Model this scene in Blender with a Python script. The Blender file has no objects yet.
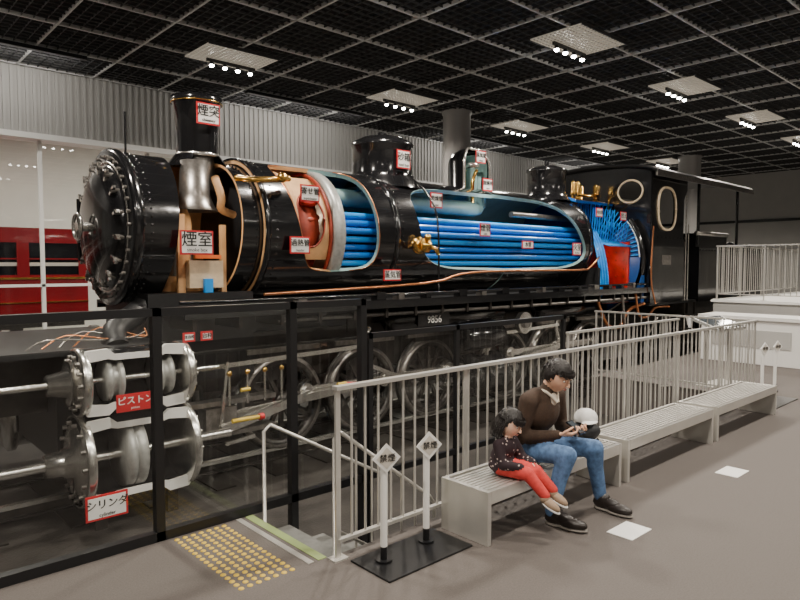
import bpy, math, random
from mathutils import Vector, Matrix
random.seed(4)
sc = bpy.context.scene
pi = math.pi
V = Vector

# ------------------------------------------------------------------ materials
MATS = {}
def mat(name, col, rough=0.5, metal=0.0, coat=0.0, emit=0.0, ecol=None, noise=0.0, nscale=20.0, bump=0.0, bscale=60.0, spec=0.5):
    m = bpy.data.materials.new(name); m.use_nodes = True
    nt = m.node_tree; b = nt.nodes["Principled BSDF"]
    b.inputs["Base Color"].default_value = (*col, 1)
    b.inputs["Roughness"].default_value = rough
    b.inputs["Metallic"].default_value = metal
    b.inputs["Coat Weight"].default_value = coat
    b.inputs["Coat Roughness"].default_value = 0.08
    b.inputs["Specular IOR Level"].default_value = spec
    if emit > 0:
        b.inputs["Emission Color"].default_value = (*(ecol or col), 1)
        b.inputs["Emission Strength"].default_value = emit
    tc = nt.nodes.new("ShaderNodeTexCoord")
    if noise > 0:
        n = nt.nodes.new("ShaderNodeTexNoise"); n.inputs["Scale"].default_value = nscale
        n.inputs["Detail"].default_value = 5
        nt.links.new(tc.outputs["Object"], n.inputs["Vector"])
        r = nt.nodes.new("ShaderNodeValToRGB")
        r.color_ramp.elements[0].position = 0.3; r.color_ramp.elements[1].position = 0.7
        r.color_ramp.elements[0].color = (*[c*(1-noise) for c in col], 1)
        r.color_ramp.elements[1].color = (*[min(1, c*(1+noise)) for c in col], 1)
        nt.links.new(n.outputs["Fac"], r.inputs["Fac"])
        nt.links.new(r.outputs["Color"], b.inputs["Base Color"])
    if bump > 0:
        n = nt.nodes.new("ShaderNodeTexNoise"); n.inputs["Scale"].default_value = bscale
        nt.links.new(tc.outputs["Object"], n.inputs["Vector"])
        bp = nt.nodes.new("ShaderNodeBump"); bp.inputs["Strength"].default_value = bump
        bp.inputs["Distance"].default_value = 0.01
        nt.links.new(n.outputs["Fac"], bp.inputs["Height"]); nt.links.new(bp.outputs["Normal"], b.inputs["Normal"])
    MATS[name] = m
    return m

mat("black", (0.008,0.008,0.009), 0.17, coat=0.8, bump=0.3, bscale=5)
mat("black_dull", (0.012,0.012,0.013), 0.42, noise=0.3)
mat("underframe", (0.030,0.026,0.023), 0.33, metal=0.3, noise=0.4, nscale=9)
mat("steel", (0.76,0.74,0.70), 0.24, metal=0.95, noise=0.12)
mat("steel_dk", (0.30,0.28,0.26), 0.33, metal=0.85, noise=0.25)
mat("stainless", (0.62,0.60,0.56), 0.32, metal=0.6, noise=0.05, nscale=5)
mat("brass", (0.85,0.50,0.13), 0.22, metal=1.0)
mat("copper", (0.62,0.25,0.11), 0.3, metal=0.9)
mat("blue", (0.004,0.16,0.62), 0.28, coat=0.3)
mat("blue_lt", (0.015,0.30,0.82), 0.32)
mat("blue_dk", (0.005,0.06,0.24), 0.4)
mat("teal", (0.24,0.38,0.37), 0.45, noise=0.15, nscale=4)
mat("red", (0.48,0.016,0.007), 0.5, noise=0.3, nscale=6)
mat("redbrown", (0.30,0.04,0.018), 0.45, noise=0.3, nscale=8)
mat("tan", (0.62,0.36,0.17), 0.5, noise=0.2, nscale=5)
mat("cream", (0.70,0.56,0.38), 0.5, noise=0.1)
mat("white", (0.80,0.79,0.76), 0.4)
mat("greyplate", (0.42,0.42,0.40), 0.4, metal=0.4, noise=0.15)
mat("step_grey", (0.16,0.16,0.15), 0.5, noise=0.15)
mat("sign_white", (0.84,0.82,0.79), 0.5)
mat("sign_red", (0.55,0.015,0.02), 0.5)
mat("ink", (0.01,0.01,0.01), 0.6)
mat("carpet", (0.104,0.089,0.080), 0.7, noise=0.14, nscale=90, bump=0.3, bscale=300)
mat("pit", (0.045,0.040,0.036), 0.45, noise=0.4, nscale=3, bump=0.3, bscale=40)
mat("wall_rib", (0.42,0.41,0.39), 0.6)
mat("wall_grey", (0.44,0.43,0.41), 0.7, noise=0.04, nscale=2)
mat("wall_white", (0.80,0.76,0.68), 0.7, noise=0.03, nscale=2)
mat("ceil", (0.008,0.008,0.009), 0.9)
mat("ceil_bar", (0.62,0.62,0.61), 0.5)
mat("ceil_mesh", (0.05,0.05,0.052), 0.6)
mat("louver_glow", (0.36,0.32,0.27), 0.4, emit=0.20, ecol=(1,0.88,0.70))  # faint emission stands in for spot light caught by the mesh bars
mat("bulb", (1,1,1), 0.4, emit=60, ecol=(1,0.95,0.86))
mat("column", (0.34,0.33,0.32), 0.35, metal=0.2)
mat("frame", (0.008,0.008,0.009), 0.32)
mat("yellow", (0.62,0.42,0.04), 0.45)
mat("green_strip", (0.26,0.33,0.13), 0.4)
mat("coach", (0.20,0.008,0.012), 0.25, coat=0.5)
mat("coachroof", (0.58,0.54,0.48), 0.5)
mat("dark", (0.01,0.01,0.012), 0.15)
mat("screen", (0.05,0.06,0.07), 0.1)
mat("skin", (0.74,0.45,0.31), 0.5)
mat("skin_child", (0.78,0.50,0.37), 0.5)
mat("lips", (0.45,0.17,0.13), 0.5)
mat("hair", (0.010,0.007,0.006), 0.38, bump=0.6, bscale=140)
mat("brown_knit", (0.050,0.028,0.017), 0.85, noise=0.25, nscale=90, bump=0.3, bscale=250)
mat("shirt", (0.60,0.54,0.45), 0.8)
mat("jeans", (0.09,0.17,0.33), 0.85, noise=0.35, nscale=30, bump=0.3, bscale=200)
mat("shoe", (0.018,0.013,0.011), 0.4)
mat("sole", (0.20,0.18,0.16), 0.7)
mat("coral", (0.58,0.045,0.038), 0.8, noise=0.12, nscale=40)
mat("shoe_child", (0.30,0.21,0.14), 0.7)
mat("bagblack", (0.010,0.010,0.012), 0.6, bump=0.3, bscale=90)
mat("capwhite", (0.74,0.73,0.71), 0.7)
mat("orange", (0.75,0.16,0.03), 0.45)

def dots():
    m = bpy.data.materials.new("dots"); m.use_nodes = True; nt = m.node_tree
    b = nt.nodes["Principled BSDF"]; b.inputs["Roughness"].default_value = .85
    tc = nt.nodes.new("ShaderNodeTexCoord"); v = nt.nodes.new("ShaderNodeTexVoronoi"); v.inputs["Scale"].default_value = 34
    r = nt.nodes.new("ShaderNodeValToRGB"); r.color_ramp.interpolation = 'CONSTANT'
    r.color_ramp.elements[0].color = (0.45,0.36,0.34,1); r.color_ramp.elements[1].position = .22
    r.color_ramp.elements[1].color = (0.022,0.010,0.014,1)
    nt.links.new(tc.outputs["Object"], v.inputs["Vector"]); nt.links.new(v.outputs["Distance"], r.inputs["Fac"])
    nt.links.new(r.outputs["Color"], b.inputs["Base Color"]); MATS["dots"] = m
dots()
def glassmat():
    m = bpy.data.materials.new("glass"); m.use_nodes = True; nt = m.node_tree
    nt.nodes.clear()
    o = nt.nodes.new("ShaderNodeOutputMaterial"); mx = nt.nodes.new("ShaderNodeMixShader")
    t = nt.nodes.new("ShaderNodeBsdfTransparent"); t.inputs["Color"].default_value = (0.95,0.97,0.96,1)
    g = nt.nodes.new("ShaderNodeBsdfGlossy"); g.inputs["Roughness"].default_value = 0.01
    lw = nt.nodes.new("ShaderNodeLayerWeight"); lw.inputs["Blend"].default_value = .5
    pw = nt.nodes.new("ShaderNodeMath"); pw.operation='POWER'; pw.inputs[1].default_value=4
    ml = nt.nodes.new("ShaderNodeMath"); ml.operation='MULTIPLY_ADD'; ml.inputs[1].default_value=.8; ml.inputs[2].default_value=.07
    nt.links.new(lw.outputs["Facing"], pw.inputs[0]); nt.links.new(pw.outputs[0], ml.inputs[0])
    nt.links.new(ml.outputs[0], mx.inputs[0]); nt.links.new(t.outputs[0], mx.inputs[1]); nt.links.new(g.outputs[0], mx.inputs[2])
    nt.links.new(mx.outputs[0], o.inputs[0]); MATS["glass"] = m
glassmat()

# ------------------------------------------------------------------ mesh builder
def frame_for(ax):
    ax = ax.normalized()
    if abs(ax.x) > 0.9: u = V((0,-1,0))
    elif abs(ax.z) > 0.9: u = V((0,-1,0))
    else: u = V((0,0,1))
    v = ax.cross(u)
    if v.length < 1e-6: u = V((1,0,0)); v = ax.cross(u)
    v.normalize(); u = v.cross(ax).normalized()
    return u, v

class MB:
    def __init__(s): s.v=[]; s.f=[]; s.m=[]; s.sm=[]; s.mats=[]
    def mi(s, n):
        if n not in s.mats: s.mats.append(n)
        return s.mats.index(n)
    def add(s, vs, fs, m, smooth=False):
        o = len(s.v); s.v += [tuple(p) for p in vs]; k = s.mi(m)
        for f in fs: s.f.append([i+o for i in f]); s.m.append(k); s.sm.append(smooth)
    def box(s, x0,x1,y0,y1,z0,z1, m, M=None):
        vs = [V((x,y,z)) for x in (x0,x1) for y in (y0,y1) for z in (z0,z1)]
        if M: vs = [M @ p for p in vs]
        s.add(vs, [(0,1,3,2),(4,6,7,5),(0,4,5,1),(2,3,7,6),(0,2,6,4),(1,5,7,3)], m)
    def pane(s, x0,x1,y,z0,z1,m):
        s.add([(x0,y,z0),(x1,y,z0),(x1,y,z1),(x0,y,z1)],[(0,1,2,3)],m)
    def lathe(s, o, ax, prof, m, n=24, a0=0, a1=360, smooth=True):
        o = V(o); ax = V(ax).normalized(); u, v = frame_for(ax)
        full = abs(a1-a0) >= 359.9; cnt = n if full else n+1
        vs=[]
        for (t, r) in prof:
            for i in range(cnt):
                a = math.radians(a0+(a1-a0)*i/n)
                vs.append(o + ax*t + (u*math.cos(a)+v*math.sin(a))*r)
        fs=[]
        for j in range(len(prof)-1):
            for i in range(n):
                i2 = (i+1)%cnt if full else i+1
                fs.append((j*cnt+i, j*cnt+i2, (j+1)*cnt+i2, (j+1)*cnt+i))
        s.add(vs, fs, m, smooth)
    def cyl(s, p0, p1, r0, m, r1=None, n=14, caps=True):
        p0=V(p0); p1=V(p1); r1 = r0 if r1 is None else r1
        ax = p1-p0; L = ax.length
        if L < 1e-6: return
        u, v = frame_for(ax); vs=[]
        for p, r in ((p0,r0),(p1,r1)):
            for i in range(n):
                a=2*pi*i/n; vs.append(p+(u*math.cos(a)+v*math.sin(a))*r)
        s.add(vs, [(i,(i+1)%n,n+(i+1)%n,n+i) for i in range(n)], m, True)
        if caps:
            s.add(vs, [tuple(range(n)), tuple(range(2*n-1,n-1,-1))], m)
    def tube(s, pts, r, m, n=8, sub=4):
        pts=[V(p) for p in pts]
        if sub>1 and len(pts)>2:
            q=[]
            P=[pts[0]]+pts+[pts[-1]]
            for i in range(1,len(P)-2):
                for k in range(sub):
                    t=k/sub; a,b,c,d=P[i-1],P[i],P[i+1],P[i+2]
                    q.append(0.5*((2*b)+(c-a)*t+(2*a-5*b+4*c-d)*t*t+(3*b-a-3*c+d)*t**3))
            q.append(pts[-1]); pts=q
        vs=[]; u=None
        for i,p in enumerate(pts):
            t=(pts[min(i+1,len(pts)-1)]-pts[max(i-1,0)]).normalized()
            if u is None: u,_=frame_for(t)
            u=(u-t*u.dot(t)); u = u.normalized() if u.length>1e-6 else frame_for(t)[0]
            w=t.cross(u)
            for k in range(n):
                a=2*pi*k/n; vs.append(p+(u*math.cos(a)+w*math.sin(a))*r)
        fs=[]
        for i in range(len(pts)-1):
            for k in range(n):
                fs.append((i*n+k,i*n+(k+1)%n,(i+1)*n+(k+1)%n,(i+1)*n+k))
        fs.append(tuple(range(n))); fs.append(tuple(range(len(vs)-1,len(vs)-n-1,-1)))
        s.add(vs, fs, m, True)
    def ell(s, c, r, m, M=None, n=16, k=10):
        c=V(c); vs=[]; fs=[]
        for j in range(k+1):
            th=pi*j/k
            for i in range(n):
                a=2*pi*i/n
                p=V((r[0]*math.sin(th)*math.cos(a), r[1]*math.sin(th)*math.sin(a), r[2]*math.cos(th)))
                if M: p = M @ p
                vs.append(c+p)
        for j in range(k):
            for i in range(n):
                fs.append((j*n+i,(j+1)*n+i,(j+1)*n+(i+1)%n,j*n+(i+1)%n))
        s.add(vs, fs, m, True)
    def caps(s, p0, p1, r0, r1, m, n=12):
        s.cyl(p0,p1,r0,m,r1,n); s.ell(p0,(r0,)*3,m,n=n,k=8); s.ell(p1,(r1,)*3,m,n=n,k=8)
    def rodbox(s, p0, p1, w, h, m):
        p0=V(p0); p1=V(p1); ax=(p1-p0); L=ax.length; ax.normalize()
        up=V((0,0,1)) if abs(ax.z)<.9 else V((0,1,0))
        side=ax.cross(up).normalized(); up=side.cross(ax)
        vs=[p0+ax*t+side*a+up*b for t in (0,L) for a in (-w/2,w/2) for b in (-h/2,h/2)]
        s.add(vs, [(0,1,3,2),(4,6,7,5),(0,4,5,1),(2,3,7,6),(0,2,6,4),(1,5,7,3)], m)
    def build(s, name, parent=None, bevel=0):
        me=bpy.data.meshes.new(name); me.from_pydata(s.v,[],s.f)
        for n in s.mats: me.materials.append(MATS[n])
        me.polygons.foreach_set("material_index", s.m); me.polygons.foreach_set("use_smooth", s.sm)
        me.update()
        o=bpy.data.objects.new(name,me); sc.collection.objects.link(o)
        if parent: o.parent=parent
        if bevel:
            b=o.modifiers.new("bv","BEVEL"); b.width=bevel; b.segments=2; b.limit_method='ANGLE'
        return o
def empty(name, loc=(0,0,0)):
    e=bpy.data.objects.new(name,None); sc.collection.objects.link(e); e.empty_display_size=.2
    return e

def text(name, s, loc, size, m, parent, rot=(pi/2,0,0), ext=0.001):
    c=bpy.data.curves.new(name,'FONT'); c.body=s; c.size=size; c.extrude=ext
    c.align_x='CENTER'; c.align_y='CENTER'; c.materials.append(MATS[m])
    o=bpy.data.objects.new(name,c); sc.collection.objects.link(o); o.location=loc; o.rotation_euler=rot
    if parent: o.parent=parent
    return o

def panel2d(name, outer, holes, thick, m, parent, conv):
    c=bpy.data.curves.new(name,'CURVE'); c.dimensions='2D'; c.fill_mode='BOTH'; c.extrude=thick/2
    for loop in [outer]+holes:
        sp=c.splines.new('POLY'); sp.points.add(len(loop)-1)
        for i,p in enumerate(loop): sp.points[i].co=(p[0],p[1],0,1)
        sp.use_cyclic_u=True
    o=bpy.data.objects.new(name+"_c",c); sc.collection.objects.link(o)
    dg=bpy.context.evaluated_depsgraph_get()
    me=bpy.data.meshes.new_from_object(o.evaluated_get(dg)); bpy.data.objects.remove(o)
    for v in me.vertices: v.co=conv(v.co)
    me.materials.clear(); me.materials.append(MATS[m])
    me.name=name
    ob=bpy.data.objects.new(name,me); sc.collection.objects.link(ob); ob.parent=parent
    return ob

# ------------------------------------------------------------------ ROOM
b=MB()
b.box(-9,27,-6,3.05,-.75,0,"carpet")
b.box(-9,2.2,3.05,4.03,-.75,0,"carpet")
b.box(9.1,27,3.05,5.4,-.75,0,"carpet")
b.box(-9,27,10,22,-.75,0,"carpet")
b.build("floor")
b=MB(); b.box(-9,27,3.05,10,-.75,-.6,"pit"); b.build("floor_pit")
b=MB(); b.box(-9,27,-6.2,-6,-.6,5.5,"wall_grey"); b.build("wall_front")
b=MB(); b.box(-9.2,-9,-6,22,-.6,5.5,"wall_grey"); b.build("wall_left")
b=MB(); b.box(27,27.2,-6,22,-.6,5.5,"wall_grey")
b.box(26.9,27,-6,22,3.4,3.5,"frame")
b.build("wall_right")
b=MB(); b.box(-9,27,18.5,18.7,-.6,5.5,"wall_white"); b.build("wall_back")
b=MB()
b.box(-9,27,13.05,13.3,4.1,5.48,"wall_rib")
x=-9
while x<27:
    b.box(x,x+.05,13.015,13.05,4.1,5.48,"wall_rib"); x+=.12
b.box(-9,27,12.9,13.32,4.0,4.1,"white")
b.build("wall_ribbed_fascia")
b=MB()
for i in range(19):
    xx=-8.6+i*1.95
    b.box(xx-.03,xx+.03,13.1,13.18,0,4.0,"white")
b.box(-9,27,13.1,13.18,1.35,1.40,"white")
b.box(-9,27,13.1,13.18,0,.08,"white")
b.pane(-9,27,13.14,.08,4.0,"glass")
b.build("window_1")
b=MB(); b.box(9,27,13.4,13.6,0,4.1,"wall_grey"); b.build("wall_partition")

b=MB(); b.box(-9,27,-6,22,5.5,5.6,"ceil"); b.build("ceiling")
b=MB()
for i in range(30):
    xx=-8.5+i*1.25; b.box(xx-.015,xx+.015,-6,13,5.26,5.31,"ceil_bar")
for i in range(16):
    yy=-5.8+i*1.25; b.box(-9,27,yy-.015,yy+.015,5.26,5.31,"ceil_bar")
for i in range(230):
    xx=-8.5+i*.15625; b.box(xx-.004,xx+.004,-6,13,5.27,5.30,"ceil_mesh")
for i in range(120):
    yy=-5.8+i*.15625; b.box(-9,27,yy-.004,yy+.004,5.27,5.30,"ceil_mesh")
b.build("ceiling_grid")

def fixture(x,y,e,name="ceiling_light"):
    p=empty(name)
    b=MB()
    s=.45; t0=.62; ox=x-.1; oy=y-.22
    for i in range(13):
        t=-s+2*s*i/12; b.box(ox-t0,ox+t0,oy+t-.005,oy+t+.005,5.21,5.23,"louver_glow")
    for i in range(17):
        t=-t0+2*t0*i/16; b.box(ox+t-.005,ox+t+.005,oy-s,oy+s,5.21,5.23,"louver_glow")
    b.box(ox-t0-.02,ox+t0+.02,oy-s-.02,oy-s,5.20,5.25,"ceil_mesh"); b.box(ox-t0-.02,ox+t0+.02,oy+s,oy+s+.02,5.20,5.25,"ceil_mesh")
    b.box(x-.45,x+.45,y-.02,y+.02,5.15,5.20,"frame")
    for k in (-.36,-.12,.12,.36):
        b.cyl((x+k,y,5.16),(x+k,y,5.10),.03,"frame",.045,n=12)
        b.ell((x+k,y,5.09),(.04,.04,.028),"bulb",n=10,k=6)
    b.build("spot_track",p)
    l=bpy.data.lights.new("lamp",'SPOT'); l.energy=e; l.spot_size=math.radians(155); l.spot_blend=.6
    l.shadow_soft_size=.16; l.color=(1,.915,.80)
    o=bpy.data.objects.new("lamp",l); sc.collection.objects.link(o); o.location=(x,y,4.98); o.parent=p
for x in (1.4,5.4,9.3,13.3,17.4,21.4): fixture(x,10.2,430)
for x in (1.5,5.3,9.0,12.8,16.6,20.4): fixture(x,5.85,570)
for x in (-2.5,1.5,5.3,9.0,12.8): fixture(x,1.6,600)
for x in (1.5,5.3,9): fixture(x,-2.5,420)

for x in (-2,6,14):
    l=bpy.data.lights.new("lamp_gallery",'AREA'); l.energy=340; l.shape='RECTANGLE'; l.size=5; l.size_y=.4; l.color=(1,.95,.87)
    p=empty("gallery_light"); b=MB(); b.box(x-2.55,x+2.55,14.0,14.5,5.0,5.12,"white"); b.build("housing",p)
    o=bpy.data.objects.new("lamp",l); sc.collection.objects.link(o); o.location=(x,14.25,4.98); o.parent=p

w=bpy.data.worlds.new("World"); sc.world=w; w.use_nodes=True
w.node_tree.nodes["Background"].inputs[0].default_value=(1,.95,.88,1); w.node_tree.nodes["Background"].inputs[1].default_value=.06

for (x,y,r) in ((11.1,10.2,.32),(21.2,9.2,.34)):
    z0=-.6 if y<10 else 0
    b=MB(); b.lathe((x,y,z0),(0,0,1),[(0,0),(0,r+.05),(.15,r+.05),(.16,r),(5.2-z0,r),(5.22-z0,r+.03),(5.45-z0,r+.03),(5.45-z0,0)],"column",n=32)
    b.build("column")

# ------------------------------------------------------------------ red coach
coach=empty("passenger_coach")
b=MB()
b.box(-5,4.3,14.6,17.2,.75,1.55,"coach"); b.box(-5,4.3,14.6,17.2,2.2,2.5,"coach")
b.box(-5,4.3,14.62,17.18,1.55,2.2,"dark")
for i in range(9):
    xx=-5+i*1.14; b.box(xx,xx+.22,14.58,14.66,1.5,2.25,"coach"); b.box(xx+.22,xx+1.14,14.59,14.63,1.86,1.89,"coach")
b.box(-5,4.3,14.57,14.6,1.46,1.5,"brass"); b.box(-5,4.3,14.57,14.6,.98,1.0,"brass")
b.lathe((-5,15.9,2.15),(1,0,0),[(0,0),(0,1.35),(9.35,1.35),(9.35,0)],"coachroof",n=20,a0=15,a1=165)
b.box(-5,4.3,14.9,16.9,.45,.75,"underframe")
for xx in (-3.8,-2.2,1.2,2.8):
    for yy in (15.35,16.4): b.cyl((xx,yy,.43),(xx,yy+.12,.43),.42,"underframe",n=24)
b.build("coach_body",coach)

# ------------------------------------------------------------------ LOCOMOTIVE
loco=empty("steam_locomotive")
YC=7.2; ZC=2.15
def op(xc,wl,wr,alo,ahi,tl=0,tr=0,p=4):
    def f(a,side):
        t=(a-(alo+ahi)/2)/((ahi-alo)/2)
        if abs(t)>=1: return xc
        s=(1-abs(t)**p)**(1/p)
        return xc-wl*s+tl*t*s if side<0 else xc+wr*s+tr*t*s
    return f
A=op(3.15,.36,.36,-78,104,.10,.05,5)
B=op(4.75,.60,.66,-33,74,-.17,-.05,5)
C=op(8.2,2.05,2.0,-34,58,-.1,-.38,4)
def shell(b, lo, hi, R, t, mo, mi_, me_, n=180, m=10, a0=-180, a1=180, zc=ZC):
    vo=[]; vi=[]
    for i in range(n+1):
        a=a0+(a1-a0)*i/n; ar=math.radians(a)
        x0=lo(a); x1=hi(a)
        for j in range(m+1):
            x=x0+(x1-x0)*j/m
            vo.append((x,YC-R*math.cos(ar),zc+R*math.sin(ar))); vi.append((x,YC-(R-t)*math.cos(ar),zc+(R-t)*math.sin(ar)))
    N=len(vo); w_=m+1
    b.add(vo,[(i*w_+j,i*w_+j+1,(i+1)*w_+j+1,(i+1)*w_+j) for i in range(n) for j in range(m)],mo,True)
    b.add(vi,[(i*w_+j,(i+1)*w_+j,(i+1)*w_+j+1,i*w_+j+1) for i in range(n) for j in range(m)],mi_,True)
    al=vo+vi; fs=[]
    for i in range(n):
        for j in (0,m): fs.append((i*w_+j,(i+1)*w_+j,N+(i+1)*w_+j,N+i*w_+j))
    for i in (0,n):
        for j in range(m): fs.append((i*w_+j,i*w_+j+1,N+i*w_+j+1,N+i*w_+j))
    b.add(al,fs,me_)
c_=lambda v:(lambda a:v)
b=MB()
shell(b,c_(2.38),lambda a:A(a,-1),.80,.03,"black","tan","tan")
shell(b,lambda a:A(a,1),c_(3.75),.80,.03,"black","tan","tan")
def rivets(x,R,a0=-90,a1=180,step=6,op_=None):
    a=a0
    while a<=a1:
        ok = op_ is None or not (op_(a,-1)-.03 < x < op_(a,1)+.03)
        if ok:
            ar=math.radians(a); b.ell((x,YC-R*math.cos(ar),ZC+R*math.sin(ar)),(.014,.014,.014),"black",n=6,k=4)
        a+=step
for xx in (2.43,2.50): rivets(xx,.80)
rivets(3.68,.80,op_=A)
b.build("smokebox",loco)
b=MB()
shell(b,c_(3.75),lambda a:B(a,-1),.87,.05,"black","tan","tan")
shell(b,lambda a:B(a,1),(lambda a:min(C(a,-1),8.2)),.87,.06,"black","teal","teal")
shell(b,lambda a:C(a,1),c_(10.6),.88,.06,"black","teal","teal")
for xx in (3.78,5.75,10.5):
    b.lathe((xx-.03,YC,ZC),(1,0,0),[(0,.86),(0,.89),(.06,.89),(.06,.86)],"black",n=64)
b.lathe((3.74,YC,ZC),(1,0,0),[(0,.0),(0,.8),(.04,.8),(.04,0)],"black_dull",n=48)
rivets(3.9,.87,op_=B); rivets(5.72,.875,op_=B); rivets(5.85,.87)
b.build("boiler_barrel",loco)
b=MB()
def edgeline(f,side,alo,ahi,R,m,r=.012):
    pts=[]
    for i in range(61):
        a=alo+(ahi-alo)*i/60; ar=math.radians(a); pts.append((f(a,side),YC-R*math.cos(ar),ZC+R*math.sin(ar)))
    b.tube(pts,r,m,n=6,sub=1)
for s in (-1,1):
    edgeline(B,s,-32.9,73.9,.865,"copper",.007); edgeline(C,s,-33.9,57.9,.86,"teal",.008)
b.build("cutaway_edge_trim",loco)
b=MB()
b.lathe((4.78,YC,ZC),(1,0,0),[(0,0),(0,.80),(.07,.80),(.07,0)],"greyplate",n=64)
b.lathe((4.74,YC,ZC),(1,0,0),[(0,.78),(0,.84),(.16,.84),(.16,.78)],"greyplate",n=64)
b.lathe((4.70,YC,ZC),(1,0,0),[(0,.76),(0,.80),(.03,.80),(.03,.76)],"redbrown",n=64)
b.lathe((10.55,YC,ZC),(1,0,0),[(0,0),(0,.80),(.05,.80),(.05,0)],"blue_dk",n=64)
b.build("tube_plate",loco)
b=MB()
sp=.118; row=0; z=-.68
while z<.34:
    off=sp/2 if row%2 else 0
    y=-.74+off
    while y<.74:
        if y*y+z*z<.70**2:
            b.cyl((4.86,YC+y,ZC+z),(10.55,YC+y,ZC+z),.042,"blue" if (row%3) else "blue_lt",n=10,caps=False)
        y+=sp
    z+=sp*.87; row+=1
b.build("fire_tubes",loco)
b=MB()
b.cyl((4.9,YC-.15,ZC+.52),(8.1,YC-.15,ZC+.52),.12,"teal",n=20)
b.tube([(8.1,YC-.15,ZC+.52),(8.25,YC-.1,ZC+.55),(8.3,YC,ZC+.8),(8.3,YC,ZC+1.1)],.1,"teal",n=16)
b.cyl((8.7,YC-.45,ZC+.45),(10.5,YC-.45,ZC+.45),.05,"steel_dk",n=12)
b.lathe((4.32,YC,ZC),(1,0,0),[(0,.60),(0,.66),(.3,.66),(.3,.60),(0,.60)],"redbrown",n=48,a0=-90,a1=90)
b.lathe((4.15,YC,ZC),(1,0,0),[(0,0),(0,.79),(.04,.79),(.04,0)],"redbrown",n=48)
b.lathe((4.20,YC,ZC),(1,0,0),[(0,.55),(0,.79),(.05,.79),(.05,.55)],"tan",n=48)
def pr2(u,v):
    a=math.radians(u); return (v,YC-.76*math.cos(a),ZC+.76*math.sin(a))
ring=[]; outer=[]; N=40
for i in range(N):
    t=2*pi*i/N; c,s=math.cos(t),math.sin(t)
    ring.append(pr2(12+26*s,4.45+.19*c)); 
    k=1/max(abs(c),abs(s)); outer.append(pr2(20+46*s*k,4.44+.28*c*k))
b.add(ring+outer,[(i,(i+1)%N,N+(i+1)%N,N+i) for i in range(N)],"tan",True)
b.tube(ring+[ring[0]],.012,"redbrown",n=6,sub=1)
for k in range(4):
    b.tube([(4.3,YC-.4,ZC+.4-.2*k),(4.5,YC-.62,ZC+.35-.2*k),(4.7,YC-.5,ZC+.4-.2*k)],.04,"redbrown" if k%2 else "red",n=8)
b.build("superheater_chamber",loco)
b=MB()
b.cyl((3.15,YC,1.4),(3.15,YC,1.62),.26,"tan",.18,n=24)
b.cyl((3.15,YC,1.62),(3.15,YC,2.05),.13,"greyplate",.1,n=20)
b.lathe((3.2,YC-.25,2.36),(0,0,1),[(0,.27),(.05,.22),(.18,.17),(.56,.15),(.56,.13),(.25,.14),(.05,.19),(0,.27)],"steel_dk",n=28)
b.tube([(3.3,YC-.55,2.72),(3.34,YC-.62,2.5),(3.40,YC-.5,2.38),(3.6,YC-.4,2.33)],.045,"tan",n=10)
b.tube([(3.0,YC-.3,1.45),(2.98,YC-.45,1.8),(3.05,YC-.35,2.2),(3.1,YC-.1,2.4)],.06,"tan",n=10)
b.box(2.97,3.36,YC-.60,YC-.50,1.5,1.80,"cream")
b.box(2.88,2.96,YC-.52,YC-.47,1.42,2.3,"tan"); b.box(3.38,3.44,YC-.52,YC-.47,1.42,2.2,"tan")
b.box(3.12,3.22,YC-.64,YC-.6,1.45,1.60,"blue_lt")
b.box(3.02,3.32,YC-.64,YC-.60,1.82,1.86,"orange")
b.build("blast_pipe",loco)
def small_lamp(x,y,z,e,c=(1,.8,.55)):  # unseen point lamps added to brighten the cutaway interiors
    l=bpy.data.lights.new("cutaway_fill",'POINT'); l.energy=e; l.color=c; l.shadow_soft_size=.04
    o=bpy.data.objects.new("cutaway_fill",l); sc.collection.objects.link(o); o.location=(x,y,z); o.parent=loco
small_lamp(3.15,YC-.75,2.15,3); small_lamp(4.45,YC-.45,2.5,5); small_lamp(11.3,YC-.75,1.9,5,(1,.75,.55)); small_lamp(8.0,YC-.7,2.72,8,(1,.95,.85))

# smokebox front
b=MB()
b.lathe((2.38,YC,ZC),(-1,0,0),[(-.05,.80),(0,.835),(.05,.835),(.07,.80),(.075,.66),(.10,.64),(.13,.63),(.15,.60),(.19,.50),(.235,.34),(.255,.18),(.26,0)],"black",n=72)
for i in range(36):
    a=2*pi*i/36; y=YC+.745*math.cos(a); z=ZC+.745*math.sin(a)
    b.cyl((2.32,y,z),(2.275,y,z),.02,"steel_dk",n=6)
for i in range(16):
    a=2*pi*(i+.5)/16; y=YC+.62*math.cos(a); z=ZC+.62*math.sin(a)
    b.cyl((2.30,y,z),(2.205,y,z),.026,"steel_dk",n=8)
    b.rodbox((2.22,YC+.55*math.cos(a),ZC+.55*math.sin(a)),(2.22,YC+.68*math.cos(a),ZC+.68*math.sin(a)),.03,.03,"steel")
b.cyl((2.14,YC,ZC),(2.02,YC,ZC),.05,"steel",n=14)
b.lathe((2.05,YC,ZC),(-1,0,0),[(0,.13),(.02,.15),(.04,.13),(.02,.12),(0,.13)],"steel",n=24)
for k in range(4):
    a=k*pi/2+.4; b.cyl((2.03,YC,ZC),(2.03,YC+.13*math.cos(a),ZC+.13*math.sin(a)),.012,"steel",n=6)
b.lathe((2.16,YC,ZC),(-1,0,0),[(0,.30),(.02,.30),(.02,.19),(0,.19)],"blue_dk",n=36)
b.lathe((2.24,YC,ZC),(-1,0,0),[(0,.555),(.012,.55),(.012,.53),(0,.52)],"steel",n=60)
b.lathe((2.31,YC,ZC),(-1,0,0),[(0,.70),(.012,.695),(.012,.68),(0,.675)],"steel",n=60)
for zz in (-.25,.25):
    b.rodbox((2.22,YC+.1,ZC+zz),(2.28,YC+.68,ZC+zz),.05,.06,"black")
b.cyl((2.25,YC+.7,ZC-.35),(2.25,YC+.7,ZC+.35),.025,"black",n=8)
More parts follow.
